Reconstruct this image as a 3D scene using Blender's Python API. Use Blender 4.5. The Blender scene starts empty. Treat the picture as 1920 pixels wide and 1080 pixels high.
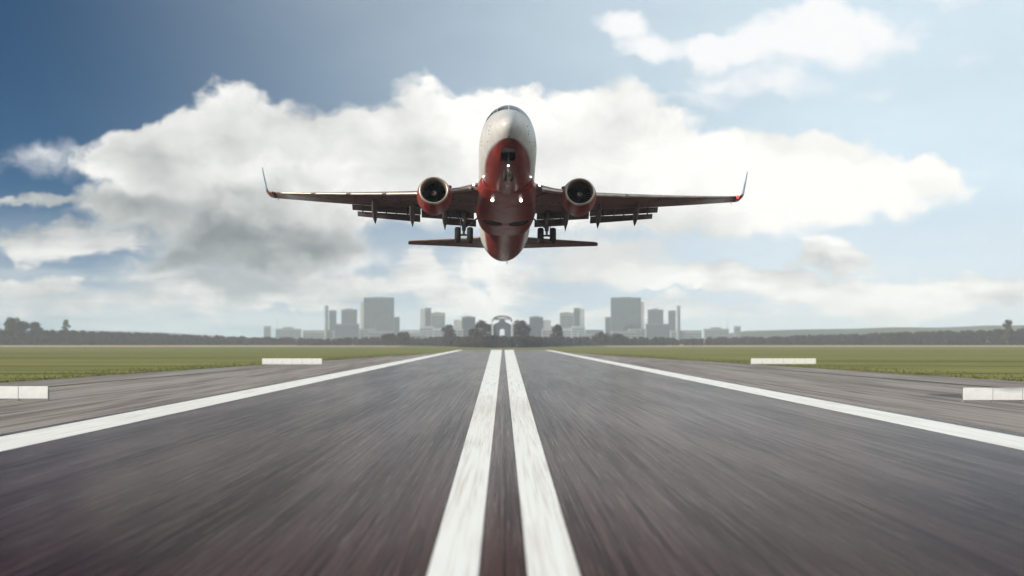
import bpy, bmesh, math, random
import numpy as np
from mathutils import Vector, Matrix

# ------------------------------------------------------------------ camera, sky, sun, exposure
scene = bpy.context.scene
col = scene.collection
R = math.radians
FPX, CAMH, VPX, VPY = 4000.0, 4.5, 943.0, 640.0       # focal length in photo pixels, eye height, vanishing point

cam_data = bpy.data.cameras.new('camera')
cam = bpy.data.objects.new('camera', cam_data)
col.objects.link(cam)
cam.location = (0, 0, CAMH)
cam.rotation_euler = (R(90) + math.atan(100.0 / FPX), 0, -math.atan(17.0 / FPX))
cam_data.sensor_width = 36.0
cam_data.lens = 36.0 * FPX / 1920.0
cam_data.clip_start = 0.5
cam_data.clip_end = 40000
cam_data.dof.use_dof = True
cam_data.dof.focus_distance = 143.0
cam_data.dof.aperture_fstop = 0.5
scene.camera = cam

scene.view_settings.view_transform = 'Standard'
scene.view_settings.look = 'None'
scene.view_settings.gamma = 1.0
scene.view_settings.exposure = 0.38
scene.cycles.use_denoising = True
scene.cycles.use_adaptive_sampling = True
scene.cycles.adaptive_threshold = 0.02
scene.cycles.adaptive_min_samples = 10
scene.cycles.max_bounces = 6
scene.cycles.volume_bounces = 1
scene.cycles.sample_clamp_indirect = 6.0

SUN_EL, SUN_BACK = R(15.5), R(22)                      # low sun from the left, a little behind the camera
sun_dir = Vector((-math.cos(SUN_EL) * math.cos(SUN_BACK), -math.cos(SUN_EL) * math.sin(SUN_BACK), math.sin(SUN_EL)))
sd = bpy.data.lights.new('sun', 'SUN')
sd.energy = 4.8
sd.angle = R(0.6)
sd.color = (1.0, 0.93, 0.82)
sun = bpy.data.objects.new('sun', sd)
col.objects.link(sun)
sun.location = (-60, -40, 60)
sun.rotation_euler = sun_dir.to_track_quat('Z', 'Y').to_euler()


class NT:
    """small helper that writes shader math as nodes"""
    def __init__(self, tree):
        self.t = tree
        self.n = tree.nodes
        self.l = tree.links

    def put(self, sock, val):
        if isinstance(val, bpy.types.NodeSocket):
            self.l.new(val, sock)
        elif val is not None:
            sock.default_value = val

    def m(self, op, a, b=None, c=None, clamp=False):
        nd = self.n.new('ShaderNodeMath')
        nd.operation = op
        nd.use_clamp = clamp
        for i, v in enumerate((a, b, c)):
            if v is not None:
                self.put(nd.inputs[i], v)
        return nd.outputs[0]

    def add(self, a, b): return self.m('ADD', a, b)
    def sub(self, a, b): return self.m('SUBTRACT', a, b)
    def mul(self, a, b): return self.m('MULTIPLY', a, b)

    def v(self, op, a, b=None, out=0):
        nd = self.n.new('ShaderNodeVectorMath')
        nd.operation = op
        self.put(nd.inputs[0], a)
        if b is not None:
            self.put(nd.inputs[3] if op == 'SCALE' else nd.inputs[1], b)
        return nd.outputs[out]

    def xyz(self, a):
        nd = self.n.new('ShaderNodeSeparateXYZ')
        self.put(nd.inputs[0], a)
        return nd.outputs

    def vec(self, x, y, z=0.0):
        nd = self.n.new('ShaderNodeCombineXYZ')
        for i, q in enumerate((x, y, z)):
            self.put(nd.inputs[i], q)
        return nd.outputs[0]

    def noise(self, vec, scale=1.0, detail=5.0, rough=0.55, out='Fac', lac=2.0, dim='3D'):
        nd = self.n.new('ShaderNodeTexNoise')
        nd.noise_dimensions = dim
        self.put(nd.inputs['Vector'], vec)
        nd.inputs['Scale'].default_value = scale
        nd.inputs['Detail'].default_value = detail
        nd.inputs['Roughness'].default_value = rough
        nd.inputs['Lacunarity'].default_value = lac
        return nd.outputs[out]

    def voro(self, vec, scale=1.0, detail=2.0, rough=0.5, dim='2D'):
        nd = self.n.new('ShaderNodeTexVoronoi')
        nd.voronoi_dimensions = dim
        nd.feature = 'F1'
        self.put(nd.inputs['Vector'], vec)
        nd.inputs['Scale'].default_value = scale
        nd.inputs['Detail'].default_value = detail
        nd.inputs['Roughness'].default_value = rough
        return nd.outputs['Distance']

    def step(self, x, lo, hi, a=0.0, b=1.0):
        nd = self.n.new('ShaderNodeMapRange')
        nd.interpolation_type = 'SMOOTHSTEP'
        self.put(nd.inputs[0], x)
        for i, q in enumerate((lo, hi, a, b)):
            self.put(nd.inputs[1 + i], q)
        return nd.outputs[0]

    def mix(self, f, a, b, blend='MIX'):
        nd = self.n.new('ShaderNodeMix')
        nd.data_type = 'RGBA'
        nd.blend_type = blend
        self.put(nd.inputs[0], f)
        self.put(nd.inputs[6], a)
        self.put(nd.inputs[7], b)
        return nd.outputs[2]

    def bump(self, h, strength=0.3, dist=0.02):
        nd = self.n.new('ShaderNodeBump')
        nd.inputs['Strength'].default_value = strength
        nd.inputs['Distance'].default_value = dist
        self.put(nd.inputs['Height'], h)
        return nd.outputs[0]


def lin(r, g, b, k=1.0):
    f = lambda c: ((c / 255.0 + 0.055) / 1.055) ** 2.4 if c > 10 else c / 255.0 / 12.92
    return (f(r) * k, f(g) * k, f(b) * k, 1.0)


def build_world():
    w = bpy.data.worlds.new('World')
    scene.world = w
    w.use_nodes = True
    T = NT(w.node_tree)
    for nd in list(T.n):
        T.n.remove(nd)
    out = T.n.new('ShaderNodeOutputWorld')
    bg = T.n.new('ShaderNodeBackground')
    bg.inputs['Strength'].default_value = 0.1
    T.l.new(bg.outputs[0], out.inputs[0])
    K = 10.0                                            # cloud radiance is written x10, the background strength is 0.1
    d = T.n.new('ShaderNodeTexCoord').outputs['Generated']
    x, y, z = T.xyz(d)
    # clear air: a Nishita sky whose gradient is steepened towards the zenith
    sky = T.n.new('ShaderNodeTexSky')
    sky.sky_type = 'NISHITA'
    sky.sun_disc = False
    sky.sun_elevation = SUN_EL
    sky.sun_rotation = R(-90) - SUN_BACK
    sky.altitude = 0
    sky.air_density = 1.0
    sky.dust_density = 0.3
    sky.ozone_density = 3.0
    zz = T.m('MAXIMUM', z, 0.0)
    T.put(sky.inputs['Vector'], T.v('NORMALIZE', T.vec(x, y, T.add(T.mul(zz, 4.2), 0.05))))
    clear = T.mix(1.0, sky.outputs[0], (0.0, 0.39, 0.58, 1), 'MULTIPLY')
    # angles of the view direction, in units of 1000 photo pixels
    az = T.m('ARCTAN2', x, y)
    el = T.m('ARCSINE', T.m('MAXIMUM', z, -0.3))
    u = T.mul(az, FPX / 1000.0)
    v = T.mul(el, FPX / 1000.0)
    # noise fields live on the angles, so they run on round the whole horizon
    p = T.vec(u, v)
    def n2(vec, scale, detail, rough, out='Fac'):
        return T.noise(vec, scale, detail, rough, out, dim='2D')
    w1 = [T.sub(n2(T.v('ADD', p, (k, 0, 0)), 3.2, 1.5, 0.5), 0.5) for k in (0.0, 17.3)]
    w2 = [T.sub(n2(T.v('ADD', p, (k, 5.1, 0)), 13.0, 3.0, 0.55), 0.5) for k in (3.0, 21.7)]
    uw = T.add(u, T.add(T.mul(w1[0], 0.18), T.mul(w2[0], 0.085)))
    vw = T.add(v, T.add(T.mul(w1[1], 0.10), T.mul(w2[1], 0.06)))
    flat = T.vec(T.add(u, T.mul(w2[0], 0.05)), T.mul(T.add(v, T.mul(w2[1], 0.05)), 1.6))
    fbm = n2(flat, 4.3, 8.0, 0.60)
    bil = T.voro(flat, 6.0, 2.5, 0.55)
    puff = T.add(T.mul(T.sub(fbm, 0.5), 1.6), T.mul(T.sub(0.45, bil), 0.45))

    def blobs(items, uu, vv, sm=0.25):
        acc = None
        for (cx, cy, rx, ry, wt) in items:
            a = T.m('MULTIPLY_ADD', uu, 1000.0 / rx, -(cx - VPX) / rx)
            b = T.m('MULTIPLY_ADD', vv, 1000.0 / ry, -(VPY - cy) / ry)
            q = T.m('MULTIPLY_ADD', a, a, T.mul(b, b))
            f = T.m('MULTIPLY_ADD', q, -wt, wt)
            acc = f if acc is None else T.m('SMOOTH_MAX', acc, f, sm)
        return acc

    def glows(items, uu, vv):
        acc = None
        for (cx, cy, rx, ry, wt) in items:
            a = T.m('MULTIPLY_ADD', uu, 1000.0 / rx, -(cx - VPX) / rx)
            b = T.m('MULTIPLY_ADD', vv, 1000.0 / ry, -(VPY - cy) / ry)
            q = T.m('MULTIPLY_ADD', a, a, T.mul(b, b))
            g = T.mul(T.m('EXPONENT', T.mul(q, -1.0)), wt)
            acc = g if acc is None else T.add(acc, g)
        return acc

    # --- the big cumulus, and its smaller neighbours
    main = [(560, 320, 330, 165, 1.0), (330, 310, 215, 95, 0.9), (840, 300, 330, 165, 1.0), (1060, 320, 330, 170, 1.0),
            (1340, 350, 280, 125, 1.0), (1530, 335, 240, 95, 0.9), (480, 440, 290, 105, 1.0), (280, 410, 210, 75, 0.8), (640, 480, 130, 60, 0.9), (330, 500, 190, 50, 0.8), (520, 505, 280, 42, 0.8), (70, 388, 110, 16, 0.5), (1620, 345, 210, 75, 0.8),
            (1120, 470, 260, 55, 0.8), (560, 480, 200, 60, 0.9), (900, 200, 90, 70, 0.7), (470, 190, 80, 50, 0.5)]
    low = [(120, 455, 180, 42, 0.8), (60, 540, 170, 30, 0.8), (430, 545, 330, 42, 0.8), (800, 535, 130, 45, 0.8),
           (1560, 485, 130, 36, 0.8), (1330, 525, 260, 36, 0.9), (1700, 550, 360, 50, 0.9), (1150, 505, 300, 40, 0.7), (250, 570, 380, 34, 0.7), (700, 570, 400, 30, 0.7), (1100, 585, 500, 26, 0.7), (1000, 530, 160, 35, 0.7)]
    high = [(1150, 62, 90, 40, 0.9), (1230, 95, 130, 48, 1.1), (1370, 100, 180, 50, 1.1), (1560, 72, 200, 66, 1.1), (1420, 150, 190, 45, 0.6), (1320, 190, 120, 26, 0.4), (1700, 180, 75, 28, 0.3),
            (1780, 10, 80, 34, 0.55), (1845, 330, 55, 20, 0.3), (1850, 120, 70, 26, 0.15), (215, 200, 50, 22, 0.25), (100, 310, 150, 50, 0.22)]
    B = blobs(main, uw, vw)
    B2 = blobs(low, uw, vw, 0.15)
    B3 = blobs(high, uw, vw, 0.15)
    # cover for every direction outside this part of the sky
    au = T.m('ABSOLUTE', u)
    inside = T.mul(T.step(au, 1.0, 1.7, 1.0, 0.0), T.step(v, 0.68, 1.1, 1.0, 0.0))
    gen = T.sub(T.mul(T.noise(T.v('MULTIPLY', d, (1.0, 1.0, 2.2)), 3.1, 3.0, 0.5), 4.2), 2.05)
    gen = T.add(gen, T.mul(inside, -3.0))
    D1 = T.add(T.m('MAXIMUM', B, gen), T.mul(puff, 0.62))
    band = n2(T.v('MULTIPLY', p, (1.0, 4.5, 1.0)), 3.6, 6.0, 0.6)
    D2 = T.add(B2, T.add(T.mul(puff, 0.55), T.mul(T.sub(band, 0.5), 1.5)))
    D3 = T.add(B3, T.mul(puff, 0.85))
    a1 = T.step(D1, 0.0, T.step(v, 0.10, 0.32, 0.80, 0.27))
    a2 = T.step(D2, 0.05, 0.55)
    a3 = T.mul(T.step(D3, 0.0, 0.75), 0.95)
    # --- how bright each bit of cloud is: relief turned to the light, and the deep bases
    relief = T.mul(T.sub(fbm, n2(T.v('ADD', flat, (0.03, 0.055, 0.0)), 4.3, 5.0, 0.55)), 1.6)
    big_relief = T.sub(n2(flat, 1.9, 3.0, 0.5), n2(T.v('ADD', flat, (0.07, 0.15, 0.0)), 1.9, 3.0, 0.5))
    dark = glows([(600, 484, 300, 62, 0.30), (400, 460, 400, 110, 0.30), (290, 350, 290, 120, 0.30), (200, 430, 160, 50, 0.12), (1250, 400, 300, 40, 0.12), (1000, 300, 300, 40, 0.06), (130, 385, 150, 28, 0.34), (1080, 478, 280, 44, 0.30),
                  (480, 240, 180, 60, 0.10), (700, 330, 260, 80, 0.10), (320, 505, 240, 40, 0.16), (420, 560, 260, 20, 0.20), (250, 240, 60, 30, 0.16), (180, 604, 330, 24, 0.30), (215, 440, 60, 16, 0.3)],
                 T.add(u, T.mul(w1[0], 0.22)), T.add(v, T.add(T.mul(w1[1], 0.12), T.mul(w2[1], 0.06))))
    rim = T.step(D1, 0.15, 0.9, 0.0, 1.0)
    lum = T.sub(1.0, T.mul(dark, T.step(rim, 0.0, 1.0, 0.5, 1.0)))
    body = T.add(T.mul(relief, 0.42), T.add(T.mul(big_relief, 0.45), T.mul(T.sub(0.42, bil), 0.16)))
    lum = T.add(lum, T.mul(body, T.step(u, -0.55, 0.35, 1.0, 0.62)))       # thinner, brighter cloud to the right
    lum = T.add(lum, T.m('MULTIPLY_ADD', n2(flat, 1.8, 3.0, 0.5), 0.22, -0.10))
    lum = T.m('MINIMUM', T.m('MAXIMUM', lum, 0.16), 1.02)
    # thin high veil, thicker on the right, and the milky air above the horizon
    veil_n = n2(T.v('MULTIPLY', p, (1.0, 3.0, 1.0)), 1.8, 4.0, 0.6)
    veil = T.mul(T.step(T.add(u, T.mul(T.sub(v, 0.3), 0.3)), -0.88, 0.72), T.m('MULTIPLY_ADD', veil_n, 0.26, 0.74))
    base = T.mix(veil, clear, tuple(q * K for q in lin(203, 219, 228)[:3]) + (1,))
    milk = T.step(v, 0.02, 0.30, 0.72, 0.0)
    streak = n2(T.v('MULTIPLY', p, (1.0, 7.0, 1.0)), 2.4, 5.0, 0.6)
    milk = T.mul(milk, T.step(streak, 0.30, 0.62, 0.45, 1.0))
    base = T.mix(milk, base, tuple(q * K for q in lin(208, 212, 212)[:3]) + (1,))
    ramp = T.n.new('ShaderNodeValToRGB')
    e = ramp.color_ramp.elements
    e[0].position, e[0].color = 0.0, lin(70, 78, 84)
    e[1].position, e[1].color = 1.0, lin(247, 246, 243)
    for p, c in ((0.30, lin(128, 134, 136)), (0.55, lin(176, 180, 180)), (0.80, lin(220, 221, 219))):
        q = e.new(p)
        q.color = c
    T.put(ramp.inputs[0], lum)
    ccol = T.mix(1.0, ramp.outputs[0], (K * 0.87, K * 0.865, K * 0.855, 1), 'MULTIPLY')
    lowlum = T.m('MINIMUM', T.m('MAXIMUM', T.add(T.add(0.84, T.add(T.mul(relief, 0.6), T.mul(T.sub(band, 0.5), 1.0))), T.add(T.mul(dark, -0.85), T.mul(big_relief, 0.5))), 0.3), 1.0)
    ramp2 = T.n.new('ShaderNodeValToRGB')
    e = ramp2.color_ramp.elements
    e[0].position, e[0].color = 0.2, lin(140, 147, 151)
    e[1].position, e[1].color = 1.0, lin(250, 248, 244)
    T.put(ramp2.inputs[0], lowlum)
    lcol = T.mix(1.0, ramp2.outputs[0], (K * 0.88, K * 0.875, K * 0.86, 1), 'MULTIPLY')
    hcol = tuple(q * K * 0.80 for q in lin(250, 250, 250)[:3]) + (1,)
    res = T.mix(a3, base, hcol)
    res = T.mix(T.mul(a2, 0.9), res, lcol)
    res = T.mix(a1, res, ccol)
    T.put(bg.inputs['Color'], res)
    w.cycles.sampling_method = 'MANUAL'
    w.cycles.sample_map_resolution = 256


build_world()


# ------------------------------------------------------------------ helpers
def at(px, py_or_z, Y, is_z=False):
    """a photo pixel and a distance along the runway -> a point in the place"""
    return Vector(((px - VPX) / FPX * Y, Y, py_or_z if is_z else CAMH + (VPY - py_or_z) / FPX * Y))


def link(name, me, mat=None, parent=None, smooth=False):
    o = bpy.data.objects.new(name, me)
    col.objects.link(o)
    if mat is not None and not me.materials:
        me.materials.append(mat)
    if parent is not None:
        o.parent = parent
    if smooth:
        for p in me.polygons:
            p.use_smooth = len(p.vertices) <= 4
    return o


def mesh(name, verts, faces):
    me = bpy.data.meshes.new(name)
    me.from_pydata([tuple(q) for q in verts], [], [tuple(f) for f in faces])
    me.update()
    return me


def empty(name, loc):
    o = bpy.data.objects.new(name, None)
    o.empty_display_size = 0.5
    col.objects.link(o)
    o.location = loc
    return o


def tag(o, label=None, cat=None, group=None, kind=None):
    if label: o['label'] = label
    if cat: o['category'] = cat
    if group: o['group'] = group
    if kind: o['kind'] = kind
    return o


def boxes(lst):
    """vertices and faces of several boxes (x0,x1,y0,y1,z0,z1)"""
    V, F = [], []
    for (x0, x1, y0, y1, z0, z1) in lst:
        k = len(V)
        V += [(x0, y0, z0), (x1, y0, z0), (x1, y1, z0), (x0, y1, z0), (x0, y0, z1), (x1, y0, z1), (x1, y1, z1), (x0, y1, z1)]
        F += [tuple(k + i for i in f) for f in ((0, 3, 2, 1), (4, 5, 6, 7), (0, 1, 5, 4), (1, 2, 6, 5), (2, 3, 7, 6), (3, 0, 4, 7))]
    return V, F


def boxmesh(name, *lst):
    return mesh(name, *boxes(lst))


def bevel(me, w, seg=2):
    bm = bmesh.new()
    bm.from_mesh(me)
    bmesh.ops.bevel(bm, geom=list(bm.edges), offset=w, segments=seg, affect='EDGES', profile=0.5)
    bm.to_mesh(me)
    bm.free()
    return me


def loft(name, rings, closed=True, cap0=True, cap1=True):
    V = [p for r in rings for p in r]
    n = len(rings[0])
    F = []
    m = n if closed else n - 1
    for i in range(len(rings) - 1):
        for j in range(m):
            a, b = i * n + j, i * n + (j + 1) % n
            F.append((a, b, b + n, a + n))
    if closed and cap0: F.append(tuple(range(n - 1, -1, -1)))
    if closed and cap1: F.append(tuple((len(rings) - 1) * n + j for j in range(n)))
    me = mesh(name, V, F)
    bm = bmesh.new()
    bm.from_mesh(me)
    bmesh.ops.remove_doubles(bm, verts=bm.verts, dist=1e-5)
    bmesh.ops.recalc_face_normals(bm, faces=bm.faces)
    bm.to_mesh(me)
    bm.free()
    return me


def tube(name, pts, rad, n=10):
    pts = [Vector(p) for p in pts]
    rad = rad if isinstance(rad, (list, tuple)) else [rad] * len(pts)
    rings = []
    for i, p in enumerate(pts):
        t = (pts[min(i + 1, len(pts) - 1)] - pts[max(i - 1, 0)]).normalized()
        a = t.cross(Vector((0, 0, 1)) if abs(t.z) < 0.9 else Vector((1, 0, 0))).normalized()
        b = t.cross(a)
        rings.append([p + (a * math.cos(2 * math.pi * k / n) + b * math.sin(2 * math.pi * k / n)) * rad[i] for k in range(n)])
    return loft(name, rings)


def joined(name, meshes):
    V, F = [], []
    for me in meshes:
        k = len(V)
        V += [tuple(q.co) for q in me.vertices]
        F += [tuple(k + i for i in p.vertices) for p in me.polygons]
        bpy.data.meshes.remove(me)
    return mesh(name, V, F)


def mat(name, base=None, rough=0.6, metal=0.0, spec=0.5, coat=0.0, emit=None, estr=0.0, fn=None):
    m = bpy.data.materials.new(name)
    m.use_nodes = True
    T = NT(m.node_tree)
    b = next(q for q in T.n if q.type == 'BSDF_PRINCIPLED')
    b.inputs['Roughness'].default_value = rough
    b.inputs['Metallic'].default_value = metal
    b.inputs['Specular IOR Level'].default_value = spec
    b.inputs['Coat Weight'].default_value = coat
    b.inputs['Coat Roughness'].default_value = 0.08
    if base is not None:
        b.inputs['Base Color'].default_value = tuple(base[:3]) + (1,)
    if emit is not None:
        b.inputs['Emission Color'].default_value = tuple(emit[:3]) + (1,)
        b.inputs['Emission Strength'].default_value = estr
    if fn:
        fn(T, b)
    return m


def wpos(T):
    return T.n.new('ShaderNodeNewGeometry').outputs['Position']


def opos(T):
    return T.n.new('ShaderNodeTexCoord').outputs['Object']


def vary(c0, c1, scale=(1, 1, 1), freq=1.0, detail=5, lo=0.3, hi=0.7, obj=False, bumps=0.0, bdist=0.02):
    """material function: two colours mixed by a noise stretched along some axis"""
    def fn(T, b):
        P = opos(T) if obj else wpos(T)
        n = T.noise(T.v('MULTIPLY', P, scale), freq, detail, 0.6)
        T.put(b.inputs['Base Color'], T.mix(T.step(n, lo, hi), tuple(c0[:3]) + (1,), tuple(c1[:3]) + (1,)))
        if bumps:
            T.put(b.inputs['Normal'], T.bump(n, bumps, bdist))
    return fn


# ------------------------------------------------------------------ surfaces of the airfield
def asphalt_fn(T, b):
    P = wpos(T)
    fine = T.noise(T.v('MULTIPLY', P, (15.0, 0.045, 1.0)), 1.0, 5, 0.65, dim='2D')        # combed texture, along the runway
    mid = T.noise(T.v('MULTIPLY', P, (4.5, 0.02, 1.0)), 1.0, 4, 0.6, dim='2D')
    big = T.noise(T.v('MULTIPLY', P, (0.30, 0.012, 1.0)), 1.0, 4, 0.55, dim='2D')
    f = T.add(T.mul(fine, 0.50), T.add(T.mul(mid, 0.32), T.mul(big, 0.30)))
    c = T.mix(T.step(f, 0.45, 0.67), (0.013, 0.0040, 0.0048, 1), (0.066, 0.037, 0.034, 1))
    spots = T.step(T.noise(T.v('MULTIPLY', P, (26.0, 0.09, 1.0)), 1.0, 2, 0.5, dim='2D'), 0.60, 0.74)
    c = T.mix(T.mul(spots, 0.65), c, (0.15, 0.125, 0.115, 1))
    T.put(b.inputs['Base Color'], c)
    b.inputs['IOR'].default_value = 1.012
    b.inputs['Specular Tint'].default_value = (1.0, 0.94, 0.89, 1)
    T.put(b.inputs['Roughness'], T.step(f, 0.35, 0.75, 0.18, 0.12))
    T.put(b.inputs['Normal'], T.bump(fine, 0.03, 0.003))


def paint_fn(T, b):
    P = wpos(T)
    fine = T.noise(T.v('MULTIPLY', P, (20.0, 0.06, 1.0)), 1.0, 5, 0.65, dim='2D')
    big = T.noise(T.v('MULTIPLY', P, (4.0, 0.05, 1.0)), 1.0, 4, 0.6, dim='2D')
    f = T.add(T.mul(fine, 0.6), T.mul(big, 0.4))
    c = T.mix(T.step(f, 0.34, 0.54), (0.60, 0.55, 0.49, 1), (0.86, 0.84, 0.79, 1))
    c = T.mix(T.mul(T.step(f, 0.62, 0.80), 0.35), c, (0.50, 0.44, 0.40, 1))
    T.put(b.inputs['Base Color'], c)


def shoulder_fn(T, b):
    P = wpos(T)
    n1 = T.noise(T.v('MULTIPLY', P, (1.3, 0.022, 1.0)), 1.0, 6, 0.62, dim='2D')
    n2 = T.noise(T.v('MULTIPLY', P, (0.25, 0.006, 1.0)), 1.0, 3, 0.5, dim='2D')
    f = T.add(T.mul(n1, 0.65), T.mul(n2, 0.35))
    c = T.mix(T.step(f, 0.36, 0.62), (0.135, 0.108, 0.094, 1), (0.30, 0.262, 0.235, 1))
    T.put(b.inputs['Base Color'], c)


def field_fn(T, b):
    P = wpos(T)
    n1 = T.noise(T.v('MULTIPLY', P, (0.0020, 0.045, 1.0)), 1.0, 6, 0.6, dim='2D')
    n2 = T.noise(T.v('MULTIPLY', P, (0.05, 0.28, 1.0)), 1.0, 5, 0.65, dim='2D')
    f = T.add(T.mul(n1, 0.8), T.mul(n2, 0.2))
    c = T.mix(T.step(f, 0.40, 0.58), (0.092, 0.102, 0.022, 1), (0.235, 0.235, 0.065, 1))
    c = T.mix(T.mul(T.step(n1, 0.53, 0.64), 0.7), c, (0.21, 0.155, 0.055, 1))
    T.put(b.inputs['Base Color'], c)


M = {}
M['asphalt'] = mat('asphalt', rough=0.55, spec=0.5, fn=asphalt_fn)
M['paint'] = mat('road_paint', rough=0.6, spec=0.35, fn=paint_fn)
M['shoulder'] = mat('shoulder_concrete', rough=0.85, spec=0.25, fn=shoulder_fn)
M['soil'] = mat('joint_soil', rough=1.0, spec=0.1, fn=vary((0.035, 0.030, 0.015), (0.09, 0.085, 0.04), (1, 0.1, 1), 1.5))
M['field'] = mat('field_grass', rough=1.0, spec=0.05, fn=field_fn)
M['dry'] = mat('dry_grass', rough=1.0, spec=0.05, fn=vary((0.42, 0.30, 0.20), (0.62, 0.47, 0.33), (0.01, 0.05, 1), 1.0))
M['tuft'] = mat('tuft_grass', rough=0.9, spec=0.1, fn=vary((0.060, 0.080, 0.016), (0.19, 0.17, 0.05), (0.02, 0.1, 1), 1.0))

# ------------------------------------------------------------------ ground, runway, shoulders
FAR_END = 1130.0
GX, GY0, GY1 = 4200.0, -300.0, 9500.0
tag(link('ground', mesh('ground', [(-GX, GY0, -0.02), (GX, GY0, -0.02), (GX, GY1, -0.02), (-GX, GY1, -0.02)], [(0, 1, 2, 3)]), M['field']), kind='structure')


def edge_l(Y): return -max(21.5, 21.5 + (900.0 - Y) * 0.0500 if Y > 0 else 66.5)
def edge_r(Y): return max(22.5, 22.5 + (900.0 - Y) * 0.0545 if Y > 0 else 71.5)


def sheet(name, fl, fr, y0, y1, z, m, parent=None, n=40):
    ys = [y0 + (y1 - y0) * (i / n) ** 1.6 for i in range(n + 1)]
    V = []
    for yy in ys:
        V += [(fl(yy), yy, z), (fr(yy), yy, z)]
    F = [(2 * i, 2 * i + 1, 2 * i + 3, 2 * i + 2) for i in range(n)]
    return link(name, mesh(name, V, F), m, parent)


runway = tag(sheet('runway', lambda q: -24.4, lambda q: 25.2, -60, FAR_END, 0.0, M['asphalt']), kind='structure')
# painted lines: the centre pair opens slowly towards the far end, as the photograph shows it
cl = lambda x0, x1: (lambda Y: x0 + (x1 - x0) * (Y - 40.9) / (1125.0 - 40.9))
o = sheet('centre_stripe', cl(-1.46, -6.2), cl(-0.48, -0.56), -20, FAR_END - 6, 0.005, M['paint'], runway)
o = sheet('centre_stripe', cl(0.48, 0.84), cl(1.48, 5.6), -20, FAR_END - 6, 0.005, M['paint'], runway)
o = sheet('edge_stripe', lambda q: -23.7, lambda q: -20.5, -20, FAR_END - 30, 0.005, M['paint'], runway)
o = sheet('edge_stripe', lambda q: 21.5, lambda q: 24.4, -20, FAR_END - 30, 0.005, M['paint'], runway)
for side, fe in ((-1, edge_l), (1, edge_r)):
    inner = -24.4 if side < 0 else 25.2
    sh = empty('runway_shoulder', (0, 0, 0))
    tag(sh, kind='structure')
    f1 = lambda Y, fe=fe, inner=inner: inner + (fe(Y) - inner) * 0.64
    f1b = lambda Y, fe=fe, inner=inner: inner + (fe(Y) - inner) * 0.680
    f2 = lambda Y, fe=fe: fe(Y)
    yend = 845.0
    if side < 0:
        sheet('concrete_strip', f1, lambda q: -24.4, -60, yend, -0.004, M['shoulder'], sh)
        sheet('concrete_strip', f2, f1b, -60, yend, -0.006, M['shoulder'], sh)
        sheet('joint', f1b, f1, -60, yend, -0.016, M['soil'], sh)
    else:
        sheet('concrete_strip', lambda q: 25.2, f1, -60, yend, -0.004, M['shoulder'], sh)
        sheet('concrete_strip', f1b, f2, -60, yend, -0.006, M['shoulder'], sh)
        sheet('joint', f1, f1b, -60, yend, -0.016, M['soil'], sh)
# the pale dry margin at the far edge of the field
V, F = [], []
for sx in (-1, 1):
    k = len(V)
    V += [(sx * 95, 1850, 0.0), (sx * 1400, 1800, 0.0), (sx * 1400, 2300, 0.0), (sx * 95, 2330, 0.0)]
    F.append((k, k + 1, k + 2, k + 3) if sx > 0 else (k + 3, k + 2, k + 1, k))
tag(link('dry_grass_strip', mesh('dry_grass_strip', V, F), M['dry']), kind='structure')

# short tufts along the edge of the grass
rng = np.random.default_rng(5)
NTF = 14000
Yt = 150 + 620 * rng.random(NTF) ** 1.3
sg = np.where(rng.random(NTF) < 0.5, -1, 1)
ed = np.where(sg < 0, 21.5 + (900 - Yt) * 0.05, 22.5 + (900 - Yt) * 0.0545)
Xt = sg * (ed - 0.25 + (rng.random(NTF) ** 3) * 14)
V = np.zeros((NTF, 6, 3))
for b_ in range(2):
    a_ = rng.random(NTF) * math.pi
    w_ = 0.05 + 0.10 * rng.random(NTF)
    h_ = 0.06 + 0.20 * rng.random(NTF) ** 2
    V[:, b_ * 3, 0] = Xt - w_ * np.cos(a_); V[:, b_ * 3, 1] = Yt - w_ * np.sin(a_)
    V[:, b_ * 3 + 1, 0] = Xt + w_ * np.cos(a_); V[:, b_ * 3 + 1, 1] = Yt + w_ * np.sin(a_)
    V[:, b_ * 3 + 2, 0] = Xt + (rng.random(NTF) - .5) * 0.15; V[:, b_ * 3 + 2, 1] = Yt; V[:, b_ * 3 + 2, 2] = h_
V[:, [0, 1, 3, 4], 2] = -0.02
me = bpy.data.meshes.new('grass')
me.vertices.add(NTF * 6); me.vertices.foreach_set('co', V.reshape(-1))
me.loops.add(NTF * 6); me.loops.foreach_set('vertex_index', np.arange(NTF * 6, dtype=np.int32))
me.polygons.add(NTF * 2); me.polygons.foreach_set('loop_start', np.arange(0, NTF * 6, 3, dtype=np.int32))
me.update(calc_edges=True)
tag(link('grass', me, M['tuft']), 'short green grass tufts growing along both shoulder edges', 'grass', kind='stuff')


# ------------------------------------------------------------------ white boards beside the runway
M['board'] = mat('board_white', rough=0.5, fn=vary((0.70, 0.70, 0.67), (0.84, 0.84, 0.82), (0.6, 1, 0.8), 1.0, obj=True))
M['galv'] = mat('galvanised', (0.33, 0.33, 0.33), rough=0.5, metal=0.7)


def board(xc, Y, w, h, label):
    t = empty('marker_board', (xc, Y, 0.0))
    tag(t, label, 'board', 'white boards beside the runway')
    n = max(3, int(round(w / 2.0)))
    pw = w / n
    pm = bevel(boxmesh('panel', (-pw / 2 + 0.02, pw / 2 - 0.02, -0.05, 0.05, 0.16, h)), 0.02)
    fm = boxmesh('foot', (-0.06, 0.06, -0.35, 0.45, 0.0, 0.08), (-0.05, 0.05, 0.06, 0.16, 0.05, h * 0.8))
    for i in range(n):
        p = link('panel', pm, M['board'], t)
        p.location.x = -w / 2 + pw * (i + 0.5)
    for i in range(n + 1):
        p = link('foot', fm, M['galv'], t)
        p.location.x = -w / 2 + pw * i
    return t


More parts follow.
